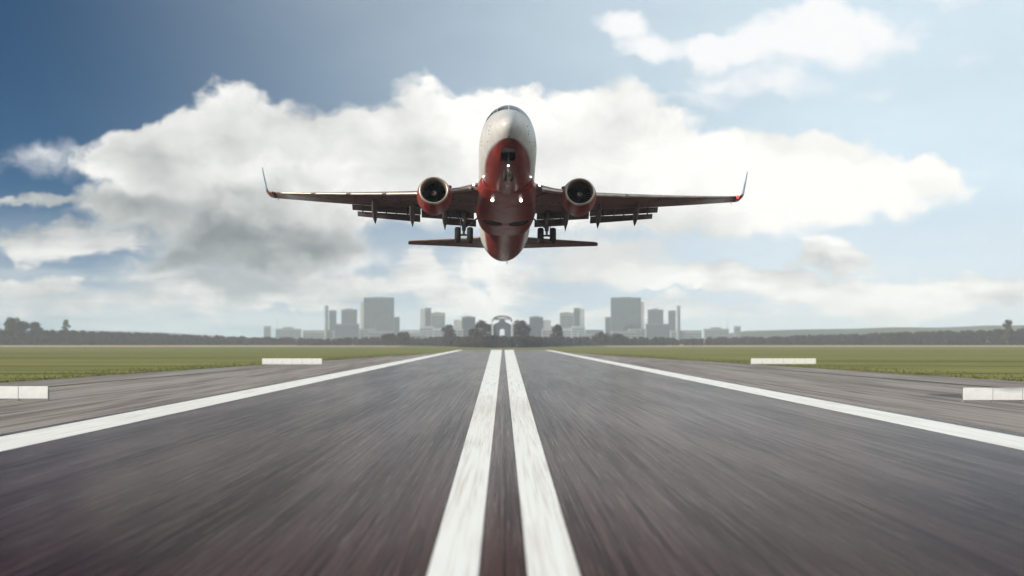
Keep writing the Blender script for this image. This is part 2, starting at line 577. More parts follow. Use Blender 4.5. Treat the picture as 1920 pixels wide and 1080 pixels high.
def board_px(x0, x1, base, top, label):
    Y = FPX * CAMH / (base - VPY)
    return board(((x0 + x1) / 2 - VPX) / FPX * Y, Y, (x1 - x0) / FPX * Y, (base - top) / FPX * Y, label)


board_px(-130, 92, 751, 724, 'low white board on the left shoulder, cut off by the left picture edge')
board_px(492, 604, 684.5, 672, 'low white board at the grass edge left of the runway, farther away')
board_px(1408, 1530, 684, 672, 'low white board at the grass edge right of the runway, farther away')
board_px(1806, 2030, 754, 727, 'low white board on the right shoulder, cut off by the right picture edge')

# ------------------------------------------------------------------ trees and woods
M['bark'] = mat('bark', rough=0.95, fn=vary((0.035, 0.026, 0.020), (0.09, 0.07, 0.055), (4, 4, 0.6), 1.0, obj=True))
M['leaf'] = mat('leaf', rough=0.75, spec=0.2, fn=vary((0.022, 0.022, 0.014), (0.085, 0.078, 0.034), (1, 1, 1), 0.35, obj=True))
M['leaf_dark'] = mat('leaf_dark', rough=0.8, spec=0.15, fn=vary((0.022, 0.015, 0.013), (0.055, 0.040, 0.030), (1, 1, 1), 0.3, obj=True))
M['hill'] = mat('hill_wood', rough=1.0, spec=0.05, fn=vary((0.040, 0.045, 0.030), (0.10, 0.10, 0.06), (0.004, 0.002, 0.02), 1.0))


def leaf_cloud(centres, n_each, size, rg, squash=0.8):
    """many leaf-clump quads on and inside lumps (x,y,z,r) -> vertex array"""
    out = []
    for (cx, cy, cz, r) in centres:
        n = max(8, int(n_each * r * r))
        dv = rg.normal(size=(n, 3)); dv /= np.linalg.norm(dv, axis=1)[:, None]
        rad = r * (0.45 + 0.6 * rg.random(n) ** 0.6)
        p = np.array([cx, cy, cz]) + dv * rad[:, None] * np.array([1, 1, squash])
        a = rg.normal(size=(n, 3)); a /= np.linalg.norm(a, axis=1)[:, None]
        nb = dv + 0.7 * rg.normal(size=(n, 3))
        t1 = np.cross(nb, a); t1 /= np.linalg.norm(t1, axis=1)[:, None]
        t2 = np.cross(nb, t1); t2 /= np.linalg.norm(t2, axis=1)[:, None]
        s = size * (0.5 + rg.random(n))[:, None]
        out.append(np.stack([p - t1 * s, p - t2 * s * 0.7, p + t1 * s, p + t2 * s * 0.7], 1))
    return np.concatenate(out)


def quads_mesh(name, Q):
    n = len(Q)
    me = bpy.data.meshes.new(name)
    me.vertices.add(n * 4); me.vertices.foreach_set('co', Q.reshape(-1).astype(np.float32))
    me.loops.add(n * 4); me.loops.foreach_set('vertex_index', np.arange(n * 4, dtype=np.int32))
    me.polygons.add(n); me.polygons.foreach_set('loop_start', np.arange(0, n * 4, 4, dtype=np.int32))
    me.update(calc_edges=True)
    return me


def tree(px, top, Y, wpx, label, group=None, dark=False, seed=1, slim=False):
    rg = np.random.default_rng(seed)
    X = (px - VPX) / FPX * Y
    H = CAMH + (VPY - top) / FPX * Y
    Wd = wpx / FPX * Y * 0.5
    t = empty('tree', (X, Y, 0))
    tag(t, label, 'tree', group)
    trunk = [tube('trunk', [(0, 0, 0), (0.1, 0, H * 0.3), (-0.1, 0.1, H * 0.62)], [H * 0.035, H * 0.024, H * 0.010], 8)]
    cs = []
    nl = 13
    for i in range(nl):
        q = (i + 0.5) / nl
        zz = H * (0.24 + 0.66 * q)
        spread = Wd * ((1.05 - q) if slim else (0.5 + 0.65 * math.sin(math.pi * min(1, q * 0.85 + 0.08)))) * 0.72
        a = rg.random() * 6.283
        k = rg.random() ** 0.5
        r = Wd * (0.30 + 0.22 * rg.random()) * (0.75 if slim else 1)
        c = (math.cos(a) * spread * k, math.sin(a) * spread * k, min(zz, H - r * 0.8), r)
        cs.append(c)
        if i % 2 == 0:
            trunk.append(tube('limb', [(0, 0, H * 0.22 + 0.4 * (zz - H * 0.22)), (c[0] * .6, c[1] * .6, zz * .96), (c[0], c[1], zz)], [H * 0.013, H * 0.008, H * 0.003], 6))
    cs.append((0, 0, H - Wd * 0.34, Wd * 0.34))
    link('trunk', joined('trunk', trunk), M['bark'], t)
    Q = leaf_cloud(cs, 1500.0 / len(cs) / (Wd * 0.42) ** 2, Wd * 0.10, rg)
    link('crown', quads_mesh('crown', Q), M['leaf_dark' if dark else 'leaf'], t)
    return t


def wood(name, pts, label, dens, seed, m='leaf_dark', n_each=14.0, rmin=2.2, rmax=4.6):
    """a far wood that reads as one mass. pts: list of (px, Y, top pixel) along the belt"""
    rg = np.random.default_rng(seed)
    cs = []
    for i in range(dens):
        q = rg.random() * (len(pts) - 1)
        k = int(q); f = q - k
        a, b = pts[k], pts[min(k + 1, len(pts) - 1)]
        px = a[0] + (b[0] - a[0]) * f; Y = a[1] + (b[1] - a[1]) * f; top = a[2] + (b[2] - a[2]) * f
        Yd = Y + rg.random() * 90
        H = max(2.5, (CAMH + (VPY - top) / FPX * Y) * (0.62 + 0.40 * rg.random()))
        X = (px - VPX) / FPX * Yd
        r = min(H * 0.55, rmin + (rmax - rmin) * rg.random())
        cs.append((X, Yd, H - r * 0.8, r))
        if H > 2.4 * r: cs.append((X + rg.normal(), Yd - 2, H * 0.45, r * 1.05))
        cs.append((X + rg.normal() * 2, Yd - 4, r * 0.5, r * 0.8))
    Q = leaf_cloud(cs, n_each, 0.85, rg)
    return tag(link(name, quads_mesh(name, Q), M[m]), label, 'woodland', kind='stuff')


wood('woodland', [(-60, 2360, 616), (90, 2360, 617), (200, 2380, 621), (330, 2400, 626), (480, 2450, 631), (600, 2500, 634)], 'dark leafless wood along the far edge of the left field', 520, 11)
wood('woodland', [(1330, 2450, 632), (1480, 2420, 629), (1640, 2400, 624), (1780, 2380, 619), (1960, 2360, 614)], 'greyish wood along the far edge of the right field', 480, 12)
wood('hedgerow', [(560, 2250, 637), (690, 2200, 631), (800, 2150, 632), (870, 1700, 631), (905, 1500, 630), (980, 1500, 630), (1015, 1700, 631), (1080, 2150, 632), (1200, 2200, 631), (1360, 2300, 636)],
     'dark low hedgerow across the end of the runway below the town', 800, 13, n_each=18, rmin=1.2, rmax=2.6)

TL = 'trees at the far edge of the left field'
tree(22, 595, 2300, 44, 'tall broad tree at the far left picture edge, highest of its clump', TL, seed=1)
tree(45, 601, 2310, 38, 'bushy tree, right beside the highest tree of the far left clump', TL, seed=2)
tree(66, 603, 2320, 36, 'bushy tree at the right end of the far left clump of trees', TL, seed=3)
tree(-4, 611, 2290, 30, 'lower dark tree cut off by the left picture edge', TL, dark=True, seed=4)
tree(125, 598, 2330, 24, 'single slim tree rising above the left wood, right of the clump', TL, seed=5)
tree(1889, 598, 2360, 26, 'single small tree rising above the wood near the right picture edge', None, seed=6)
TC = 'round trees in front of the town'
tree(903, 600, 1750, 40, 'round dark tree between the arched gate and the left apartment block', TC, True, seed=7)
tree(981, 600, 1750, 40, 'round dark tree between the arched gate and the right apartment block', TC, True, seed=8)
tree(840, 607, 1900, 26, 'dark round tree left of the left apartment block', TC, True, seed=9)
tree(1045, 607, 1900, 26, 'dark round tree right of the right apartment block', TC, True, seed=10)
tree(752, 622, 2100, 34, 'wide low tree below the annex of the left big tower', TC, True, seed=14)
tree(1128, 622, 2100, 34, 'wide low tree below the annex of the right big tower', TC, True, seed=15)
tree(727, 625, 2050, 30, 'low rounded tree in front of the left big tower', TC, True, seed=16)
tree(1158, 625, 2050, 30, 'low rounded tree in front of the right big tower', TC, True, seed=17)


def hill(pts, Y, label_y):
    """a long low ridge; pts are (px, top pixel)"""
    rings = []
    for q in range(9):
        f = q / 8.0
        prof = math.sin(math.pi * (0.04 + 0.92 * f)) ** 0.8
        ring = []
        for (px, top) in pts:
            hgt = max(0.0, CAMH + (VPY - top) / FPX * Y)
            ring.append(Vector(((px - VPX) / FPX * Y, Y - 700 + 1400 * f, hgt * prof - 0.5)))
        rings.append(ring)
    return tag(link('hill', loft('hill', rings, closed=False), M['hill'], smooth=True), kind='structure')


hill([(-400, 619), (-150, 615), (60, 619), (180, 620), (300, 623), (420, 630), (540, 637), (700, 640)], 5200, 0)
hill([(1200, 641), (1330, 632), (1400, 620), (1520, 617), (1600, 616), (1680, 613), (1760, 614), (1850, 610), (1960, 609), (2300, 612)], 5200, 0)

# ------------------------------------------------------------------ the town
CONC = {
    'slate': ((0.080, 0.094, 0.105), (0.125, 0.138, 0.150)),
    'grey': ((0.17, 0.185, 0.19), (0.23, 0.245, 0.25)),
    'pale': ((0.30, 0.305, 0.30), (0.40, 0.40, 0.39)),
    'white': ((0.26, 0.28, 0.30), (0.36, 0.38, 0.40)),
    'brown': ((0.13, 0.11, 0.11), (0.20, 0.17, 0.165)),
}
for k, (a, b) in CONC.items():
    M[k] = mat('concrete_' + k, rough=0.8, spec=0.3, fn=vary(a, b, (1, 1, 0.4), 0.12, obj=True))
M['glass'] = mat('window_glass', (0.025, 0.028, 0.034), rough=0.3, spec=0.4)


def building(name, x0, x1, top, Y, tone, label, group=None, dep=None, plant=0, pale=None, storey=None, rot=0.0, cols=0):
    """a block between two photo columns whose roof line is at pixel row top"""
    storey = storey or 3.4 * max(1.0, Y / 3000.0)
    w = (x1 - x0) / FPX * Y
    xc = ((x0 + x1) / 2 - VPX) / FPX * Y
    H = CAMH + (VPY - top) / FPX * Y
    d = dep or max(12.0, min(w, 26.0))
    t = empty(name, (xc, Y, 0))
    t.rotation_euler.z = rot
    tag(t, label, 'building', group)
    link('wall', boxmesh('wall', (-w / 2, w / 2, 0, d, -0.5, H)), M[tone], t)
    link('parapet', boxmesh('parapet', (-w / 2 - 0.3, w / 2 + 0.3, -0.3, 0.25, H - 0.6, H + 0.7), (-w / 2 - 0.3, w / 2 + 0.3, d - 0.25, d + 0.3, H - 0.6, H + 0.7),
                            (-w / 2 - 0.3, -w / 2 + 0.25, 0.25, d - 0.25, H - 0.6, H + 0.7), (w / 2 - 0.25, w / 2 + 0.3, 0.25, d - 0.25, H - 0.6, H + 0.7)), M[tone], t)
    if plant:
        link('plant_room', boxmesh('plant_room', (-w * 0.22, w * 0.2, d * 0.3, d * 0.7, H, H + plant)), M['grey'], t)
    n = int((H - 4.0) / storey)
    nc = cols or max(1, int(w / (2.2 * storey)))
    pw = (w - 1.2) / nc
    if n > 0 and pw > 1.6:
        wm = boxmesh('window', (-pw / 2 + 0.45, pw / 2 - 0.45, -0.07, 0.05, 0, storey * 0.48))
        wm.materials.append(M['glass'])
        for i in range(n):
            for j in range(nc):
                p = link('window', wm, None, t)
                p.location = (-w / 2 + 0.6 + pw * (j + 0.5), 0, 3.2 + i * storey)
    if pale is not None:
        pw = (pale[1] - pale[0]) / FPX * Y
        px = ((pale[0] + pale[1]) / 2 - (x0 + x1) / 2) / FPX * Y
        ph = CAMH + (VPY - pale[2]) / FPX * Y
        link('pale_slab', boxmesh('pale_slab', (px - pw / 2, px + pw / 2, 0.6, d * 0.8, -0.5, ph)), M['pale'], t)  # added pale slab; on the big towers its colour stands in for a sunlit edge
    return t


def chimney(px, top, Y, wpx, label, mast=False):
    H = CAMH + (VPY - top) / FPX * Y
    r = wpx / FPX * Y / 2
    t = empty('radio_mast' if mast else 'chimney_tower', ((px - VPX) / FPX * Y, Y, 0))
    tag(t, label, 'mast' if mast else 'tower')
    if mast:
        for a in range(3):
            an = a * 2.094
            link('leg', tube('leg', [(r * math.cos(an), r * math.sin(an), -0.3), (0.25 * math.cos(an), 0.25 * math.sin(an), H)], 0.28, 6), M['galv'], t)
        for k in range(8):
            q = k / 8.0
            rr = r * (1 - q) + 0.25 * q
            pts = [(rr * math.cos(a * 2.094), rr * math.sin(a * 2.094), H * q) for a in (0, 1, 2, 0)]
            link('brace', tube('brace', pts, 0.14, 5), M['galv'], t)
    else:
        n = 20
        prof = [(r * 1.12, -0.5), (r * 1.06, H * 0.3), (r, H * 0.94), (r * 1.1, H * 0.95), (r * 1.1, H)]
        rings = [[(rr * math.cos(2 * math.pi * k / n), rr * math.sin(2 * math.pi * k / n), zz) for k in range(n)] for rr, zz in prof]
        link('shaft', loft('shaft', rings), M['grey'], t, True)
        link('platform', boxmesh('platform', (-r * 1.3, r * 1.3, -r * 1.3, r * 1.3, H * 0.80, H * 0.815)), M['galv'], t)
    return t


GT = 'towers of the town beyond the runway'
GB = 'low buildings of the town beyond the runway'
for sd_, nm in ((1, 'left'), (-1, 'right')):
    X = (lambda q: q) if sd_ > 0 else (lambda q: 1884 - q)
    oth = 'left of' if sd_ > 0 else 'right of'
    ii = 'right of' if sd_ > 0 else 'left of'

    def bld(name, a, b, top, Y, tone, label, group, pale=None, **kw):
        a, b = sorted((X(a), X(b)))
        if pale is not None:
            p, q = sorted((X(pale[0]), X(pale[1])))
            pale = (p, q, pale[2])
        return building(name, a, b, top, Y, tone, label, group, pale=pale, **kw)

    chimney(X(612), 573, 4275, 7.0, 'slim round tower at the outer end of the %s skyline' % nm)
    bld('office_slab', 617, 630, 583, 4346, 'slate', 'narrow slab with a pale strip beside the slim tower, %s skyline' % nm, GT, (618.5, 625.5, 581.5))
    bld('office_block', 640, 668, 581, 4417, 'slate', 'flat grey office block, %s the big %s tower' % (oth, nm), GT, plant=3)
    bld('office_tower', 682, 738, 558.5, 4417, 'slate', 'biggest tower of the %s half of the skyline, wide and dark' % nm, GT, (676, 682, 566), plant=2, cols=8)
    bld('tower_annex', 738.5, 749, 595, 4389, 'slate', 'lower annex on the inner side of the big %s tower' % nm, GT)
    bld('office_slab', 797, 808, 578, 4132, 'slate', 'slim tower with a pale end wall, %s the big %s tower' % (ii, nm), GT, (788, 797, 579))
    bld('office_block', 808.5, 834, 587, 4161, 'grey', 'grey block adjoining the slim pale-ended tower, %s skyline' % nm, GT, plant=2)
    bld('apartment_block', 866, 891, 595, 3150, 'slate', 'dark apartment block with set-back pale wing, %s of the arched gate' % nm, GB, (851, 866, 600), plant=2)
    bld('apartment_block', 829, 850, 612, 3300, 'brown', 'brownish low block on the outer side of the %s dark apartments' % nm, GB)
    bld('warehouse', 628, 672, 608, 4061, 'slate', 'wide low dark building below the flat %s office block' % nm, GB)
    bld('warehouse', 568, 626, 620, 4275, 'grey', 'long flat shed at the outer foot of the %s slim tower' % nm, GB)
    bld('terrace_house', 752, 786, 619, 4000, 'white', 'low whitish building just %s the big %s tower' % (ii, nm), GB)
    bld('terrace_house', 787, 812, 612, 3968, 'white', 'whitish building below the slim pale-ended %s tower' % nm, GB)
    bld('terrace_house', 812.5, 830, 615, 3920, 'white', 'whitish building below the grey block, %s half' % nm, GB)
    bld('terrace_house', 690, 736, 622, 3705, 'grey', 'low grey building at the foot of the big %s tower' % nm, GB)
    bld('terrace_house', 893, 917, 619, 1900, 'brown', 'small brownish building beside the arched gate on its %s' % nm, GB)
    bld('terrace_house', 770, 800, 625, 3600, 'grey', 'low dull grey house row in front of the whitish buildings, %s half' % nm, GB)
    bld('terrace_house', 846, 868, 617, 2900, 'white', 'pale low house at the outer foot of the %s dark apartments' % nm, GB)
    bld('terrace_house', 674, 704, 617, 3750, 'grey', 'low grey block between the %s office block and the big tower foot' % nm, GB)
    bld('terrace_house', 888, 922, 609, 2500, 'slate', 'dark low block behind the round tree, %s side of the arched gate' % nm, GB)
    bld('church_hall', 517, 563, 617, 4560, 'grey', 'long faint building at the outer end of the %s skyline' % nm, GB, plant=4)
    chimney(X(520), 596, 4631, 5, 'thin lattice mast above the faint %s end of the skyline' % nm, mast=True)
    bld('silo_block', 495, 507, 612, 4702, 'grey', 'small faint block at the very end of the %s skyline' % nm, GB)

# the arched gate in the middle
Yg = 1650.0
t = empty('arched_gate', ((941.5 - VPX) / FPX * Yg, Yg, 0))
tag(t, 'dark arched gate building with pale curved crown, straight ahead at the end of the runway', 'gate')
S = Yg / FPX
zz = lambda py: CAMH + (VPY - py) * S
n = 14
arch_w, spring = 4.6 * S, zz(621)
outer = [(-17 * S, -0.5), (-17 * S, zz(609)), (-11 * S, zz(606)), (-6 * S, zz(603)), (-4 * S, zz(598.5)), (4 * S, zz(598.5)), (6 * S, zz(603)), (11 * S, zz(606)), (17 * S, zz(609)), (17 * S, -0.5)]
inner = [(arch_w, -0.5)] + [(arch_w * math.cos(math.pi * k / n), spring + arch_w * math.sin(math.pi * k / n)) for k in range(n + 1)] + [(-arch_w, -0.5)]
bm = bmesh.new()
vs = [bm.verts.new((a, 0, b)) for a, b in outer + inner]
f = bm.faces.new(vs)
r_ = bmesh.ops.extrude_face_region(bm, geom=[f])
bmesh.ops.translate(bm, verts=[g for g in r_['geom'] if isinstance(g, bmesh.types.BMVert)], vec=(0, 9, 0))
bmesh.ops.recalc_face_normals(bm, faces=bm.faces)
me = bpy.data.meshes.new('wall'); bm.to_mesh(me); bm.free()
link('wall', me, M['slate'], t)
for sgn in (-1, 1):
    link('pillar', boxmesh('pillar', (sgn * 19.2 * S - 1.1 * S, sgn * 19.2 * S + 1.1 * S, -1, 2, -0.5, zz(605))), M['pale'], t)
rings = []
for k in range(25):
    a = math.pi * (0.0 + k / 24.0)
    cx, cz = 19 * S * math.cos(a), zz(603) + 11.5 * S * math.sin(a) ** 0.7
    ix, iz = 16 * S * math.cos(a), zz(603) + 8.6 * S * math.sin(a) ** 0.7
    rings.append([Vector((cx, 1, cz)), Vector((cx, 4, cz)), Vector((ix, 4, iz)), Vector((ix, 1, iz))])
link('crown_frame', loft('crown_frame', rings), M['slate'], t)
link('crown_panel', boxmesh('crown_panel', (-14 * S, 14 * S, 2, 3, zz(600), zz(596))), M['pale'], t)
link('low_wing', boxmesh('low_wing', (-36 * S, -18 * S, 3, 10, -0.5, zz(628))), M['slate'], t)
link('low_wing', boxmesh('low_wing', (18 * S, 36 * S, 3, 10, -0.5, zz(628))), M['slate'], t)


# ------------------------------------------------------------------ the airliner
def red_fn(T, b):
    P = opos(T)
    n = T.noise(P, 1.3, 5, 0.6)
    T.put(b.inputs['Base Color'], T.mix(T.step(n, 0.3, 0.7), (0.135, 0.014, 0.011, 1), (0.22, 0.023, 0.015, 1)))
    T.put(b.inputs['Roughness'], T.step(n, 0.3, 0.7, 0.36, 0.50))


def fus_fn(T, b):
    P = opos(T)
    x, y, z = T.xyz(P)
    s = T.add(y, 17.0)
    # lower red field: rounded front end under the nose, then a level edge along the belly
    q = T.m('MINIMUM', T.m('MAXIMUM', T.mul(T.sub(s, 0.8), 1 / 7.0), 0.0), 1.0)
    q1 = T.sub(1.0, q)
    xb = T.mul(T.m('SQRT', T.m('MAXIMUM', T.sub(1.0, T.mul(q1, q1)), 0.0)), 1.42)
    xb = T.sub(xb, T.mul(T.m('MAXIMUM', T.sub(s, 24.0), 0.0), 0.045))
    dz = T.sub(xb, T.m('ABSOLUTE', x))
    low = T.step(z, -0.30, -0.29, 1.0, 0.0)
    low = T.m('MAXIMUM', low, T.step(s, 29.0, 29.05))
    low = T.mul(low, T.step(z, T.m('MULTIPLY_ADD', T.m('MAXIMUM', T.sub(s, 28.0), 0.0), 0.16, -0.30), T.m('MULTIPLY_ADD', T.m('MAXIMUM', T.sub(s, 28.0), 0.0), 0.16, -0.29), 1.0, 0.0))
    red = T.mul(T.step(dz, 0.0, 0.012), low)
    line = T.mul(T.mul(T.step(dz, -0.075, -0.06), low), T.step(s, 0.60, 0.62))
    n = T.noise(P, 0.9, 5, 0.6)
    white = T.mix(T.step(n, 0.3, 0.75), (0.40, 0.39, 0.375, 1), (0.48, 0.47, 0.455, 1))
    soot = T.noise(T.v('MULTIPLY', P, (2.2, 0.35, 2.2)), 1.0, 6, 0.6)
    white = T.mix(T.mul(T.step(soot, 0.52, 0.75), 0.35), white, (0.45, 0.42, 0.38, 1))
    c = T.mix(line, white, (0.22, 0.21, 0.21, 1))
    redc = T.mix(T.step(n, 0.3, 0.7), (0.135, 0.014, 0.011, 1), (0.22, 0.023, 0.015, 1))
    redc = T.mix(T.mul(T.step(soot, 0.45, 0.7), 0.5), redc, (0.07, 0.018, 0.018, 1))
    c = T.mix(red, c, redc)
    # skin joints
    fr = T.m('ABSOLUTE', T.sub(T.m('FRACT', T.mul(s, 0.55)), 0.5))
    seam = T.step(fr, 0.004, 0.009, 0.55, 1.0)
    c = T.mix(1.0, c, T.vec(seam, seam, seam), 'MULTIPLY')
    T.put(b.inputs['Base Color'], c)
    T.put(b.inputs['Roughness'], T.step(soot, 0.3, 0.7, 0.30, 0.46))


def wing_fn(T, b):
    P = opos(T)
    n = T.noise(T.v('MULTIPLY', P, (0.5, 1.6, 1)), 1.0, 6, 0.62)
    c = T.mix(T.step(n, 0.32, 0.68), (0.080, 0.046, 0.041, 1), (0.20, 0.130, 0.112, 1))
    x = T.m('ABSOLUTE', T.xyz(P)[0])
    fr = T.m('ABSOLUTE', T.sub(T.m('FRACT', T.mul(x, 0.62)), 0.5))
    seam = T.step(fr, 0.006, 0.014, 0.6, 1.0)
    c = T.mix(1.0, c, T.vec(seam, seam, seam), 'MULTIPLY')
    T.put(b.inputs['Base Color'], c)
    T.put(b.inputs['Roughness'], T.step(n, 0.3, 0.7, 0.24, 0.42))


M['fuselage'] = mat('fuselage_paint', rough=0.28, spec=0.5, coat=0.0, fn=fus_fn)
M['red'] = mat('red_paint', rough=0.25, spec=0.35, coat=0.0, fn=red_fn)
M['white_paint'] = mat('white_paint', rough=0.3, coat=0.3, fn=vary((0.70, 0.70, 0.69), (0.80, 0.80, 0.79), (1, 1, 1), 0.8, obj=True))
M['wing'] = mat('wing_skin', rough=0.35, metal=0.0, spec=0.5, fn=wing_fn)
M['alu'] = mat('polished_aluminium', rough=0.42, metal=0.85, fn=vary((0.42, 0.36, 0.30), (0.56, 0.49, 0.42), (1, 1, 1), 1.2, obj=True))
M['flap'] = mat('flap_skin', rough=0.5, spec=0.4, fn=vary((0.045, 0.032, 0.032), (0.09, 0.066, 0.064), (0.5, 2, 2), 1.0, obj=True))
M['gear'] = mat('gear_steel', rough=0.45, metal=0.5, fn=vary((0.10, 0.095, 0.095), (0.22, 0.21, 0.21), (2, 2, 2), 1.0, obj=True))
M['rubber'] = mat('tyre_rubber', rough=0.8, spec=0.3, fn=vary((0.012, 0.011, 0.011), (0.028, 0.026, 0.026), (3, 3, 3), 1.0, obj=True))
M['bay'] = mat('bay_dark', rough=0.8, spec=0.2, fn=vary((0.012, 0.011, 0.012), (0.035, 0.032, 0.034), (2, 2, 2), 1.0, obj=True))
M['duct'] = mat('inlet_duct', rough=0.4, metal=0.3, fn=vary((0.13, 0.085, 0.066), (0.21, 0.145, 0.115), (2, 2, 2), 1.0, obj=True))
M['blade'] = mat('fan_blade', rough=0.3, metal=0.9, fn=vary((0.10, 0.10, 0.105), (0.20, 0.20, 0.21), (2, 2, 2), 1.0, obj=True))
M['glass_dark'] = mat('cockpit_glass', (0.018, 0.018, 0.020), rough=0.08, spec=0.6)
M['lamp'] = mat('lamp_lens', (0.9, 0.9, 0.85), rough=0.1, emit=(1.0, 0.93, 0.80), estr=9.0)
M['lamp_small'] = mat('lamp_lens_small', (0.9, 0.9, 0.85), rough=0.1, emit=(1.0, 0.90, 0.72), estr=6.0)
M['nav_red'] = mat('nav_lens_red', (0.5, 0.02, 0.02), rough=0.15, emit=(1.0, 0.06, 0.03), estr=2.0)
M['nav_lens'] = mat('nav_lens_dull', (0.16, 0.035, 0.03), rough=0.2)

M['tip_red'] = mat('tip_red', rough=0.4, fn=vary((0.07, 0.02, 0.018), (0.14, 0.03, 0.025), (1, 1, 1), 2.0, obj=True))
M['winglet_blue'] = mat('winglet_blue', rough=0.35, fn=vary((0.16, 0.20, 0.24), (0.24, 0.29, 0.33), (1, 1, 1), 1.0, obj=True))
jet = empty('passenger_jet', (0.21, 146.7, 15.02))
jet.rotation_euler = (-R(11.5), R(0.45), R(0.5))
tag(jet, 'red and white twin-engine passenger jet with wheels down, climbing above the runway', 'airplane')


def P3(x, s, z):
    return Vector((x, s - 17.0, z))


def part(name, me, m, parent=None, smooth=True):
    o = link(name, me, M[m], parent or jet, smooth)
    return o


def hermite(xs, ys, q):
    xs = np.array(xs, float); ys = np.array(ys, float)
    d = np.diff(ys) / np.diff(xs)
    mm = np.zeros(len(xs))
    mm[1:-1] = np.where(d[1:] * d[:-1] > 0, 2 * d[1:] * d[:-1] / (d[1:] + d[:-1] + 1e-12), 0)
    mm[0], mm[-1] = d[0], d[-1]
    k = int(np.clip(np.searchsorted(xs, q) - 1, 0, len(xs) - 2))
    h = xs[k + 1] - xs[k]; t = (q - xs[k]) / h
    return ((1 + 2 * t) * (1 - t) ** 2 * ys[k] + t * (1 - t) ** 2 * h * mm[k] + t * t * (3 - 2 * t) * ys[k + 1] + t * t * (t - 1) * h * mm[k + 1])


FS = [(0.0, -.60, -.61, .01), (.06, -.40, -.82, .22), (.25, -.16, -1.02, .44), (.6, .10, -1.22, .68), (1.1, .38, -1.44, .91), (1.8, .72, -1.66, 1.14),
      (2.3, .96, -1.77, 1.26), (3.0, 1.42, -1.88, 1.40), (3.6, 1.70, -1.95, 1.51), (4.4, 1.87, -2.00, 1.64), (5.5, 1.94, -2.04, 1.77), (7, 1.95, -2.06, 1.86), (8, 1.95, -2.06, 1.88),
      (24.0, 1.95, -2.06, 1.88), (26, 1.95, -2.04, 1.88), (28, 1.95, -1.94, 1.86), (30, 1.95, -1.74, 1.78), (32, 1.93, -1.45, 1.62), (34, 1.88, -1.04, 1.36), (36, 1.74, -.52, .98),
      (37.2, 1.56, -.12, .66), (38.0, 1.28, .20, .36), (38.2, 1.08, .38, .15)]
fs_ = list(zip(*FS))


def fus(s, th, off=0.0):
    top, bot, w = (hermite(fs_[0], fs_[k], s) for k in (1, 2, 3))
    zm = (top + bot) / 2
    hz_ = (top - bot) / 2
    c, si = math.cos(th), math.sin(th)
    nrm = Vector((c / max(w, 1e-3), 0, si / max(hz_, 1e-3))).normalized() * off
    return P3(w * c + nrm.x, s, zm + hz_ * si + nrm.z)


NTH = 96
ss = sorted(set([0.0, .02, .06, .12, .2, .32, .46, .6, .8, 1.0, 1.25, 1.5, 1.8, 2.05, 2.3, 2.55, 2.75, 3.0, 3.3, 3.6, 4.0, 4.4, 4.7, 5.1, 5.5, 6, 6.5, 7, 8, 9.5, 11, 13, 15, 17, 19, 21, 23, 24, 25, 26, 27, 28, 29, 30, 31, 32, 33, 34, 35, 35.6, 36.2, 36.8, 37.2, 37.6, 38.0, 38.12, 38.2]))
rings = [[fus(s, 2 * math.pi * (j + 0.5) / NTH) for j in range(NTH)] for s in ss]
me = loft('fuselage', rings)
BAY0, BAY1, BAYX = 1.8, 3.6, 0.38
bm = bmesh.new()
bm.from_mesh(me)
kill = []
for f in bm.faces:
    c = f.calc_center_median()
    if BAY0 - 0.01 < c.y + 17 < BAY1 + 0.01 and abs(c.x) < BAYX and c.z < -0.8 and len(f.verts) == 4:
        kill.append(f)
bmesh.ops.delete(bm, geom=kill, context='FACES')
bm.to_mesh(me)
bm.free()
fuselage = part('fuselage', me, 'fuselage')
# nose gear bay, a dark box let into the belly
V, F = boxes([(-0.41, 0.41, BAY0 - 17 - 0.02, BAY1 - 17 + 0.02, -1.93, -0.9)])
bayo = part('nose_gear_bay', mesh('nose_gear_bay', V, [f for f in F if f != (0, 3, 2, 1)]), 'bay', smooth=False)


def patch(name, c4, m, off=0.012, nu=8, nv=5, parent=None):
    """a panel that follows the fuselage; c4: corners (s, angle) in order"""
    g = []
    for i in range(nu + 1):
        for j in range(nv + 1):
            a, b = i / nu, j / nv
            s = (c4[0][0] * (1 - a) + c4[1][0] * a) * (1 - b) + (c4[3][0] * (1 - a) + c4[2][0] * a) * b
            th = (c4[0][1] * (1 - a) + c4[1][1] * a) * (1 - b) + (c4[3][1] * (1 - a) + c4[2][1] * a) * b
            g.append(fus(s, R(th), off))
    F = [(i * (nv + 1) + j, (i + 1) * (nv + 1) + j, (i + 1) * (nv + 1) + j + 1, i * (nv + 1) + j + 1) for i in range(nu) for j in range(nv)]
    return part(name, mesh(name, g, F), m, parent or fuselage)


for sg in (1, -1):
    mir = (lambda a: a) if sg > 0 else (lambda a: 180 - a)
    for c4 in ([(2.42, 88.2), (2.62, 58), (3.42, 63), (3.36, 88.4)], [(2.66, 56), (3.1, 36), (3.85, 44), (3.46, 61)], [(3.14, 34.5), (3.65, 24), (4.25, 33), (3.9, 42.5)]):
        patch('cockpit_window', [(a, mir(b)) for a, b in c4], 'glass_dark')
    # probes and vents on the nose
    for (s, th) in ((2.0, 12), (2.15, 0), (2.2, -9), (4.9, -8), (5.2, -12), (3.2, -22)):
        p = fus(s, R(mir(th)))
        o = part('probe', bevel(boxmesh('probe', (-0.03, 0.03, -0.07, 0.07, -0.025, 0.025)), 0.01, 1), 'gear', fuselage)
        o.location = p

# belly fairing with the two open wheel wells
FA0, FA1 = 10.6, 22.4


def fair_dims(s):
    k = max(0.0, math.sin(math.pi * min(1, max(0, (s - FA0) / (FA1 - FA0))))) ** 0.55
    return 1.60 + 0.50 * k, -1.96 - 0.32 * k


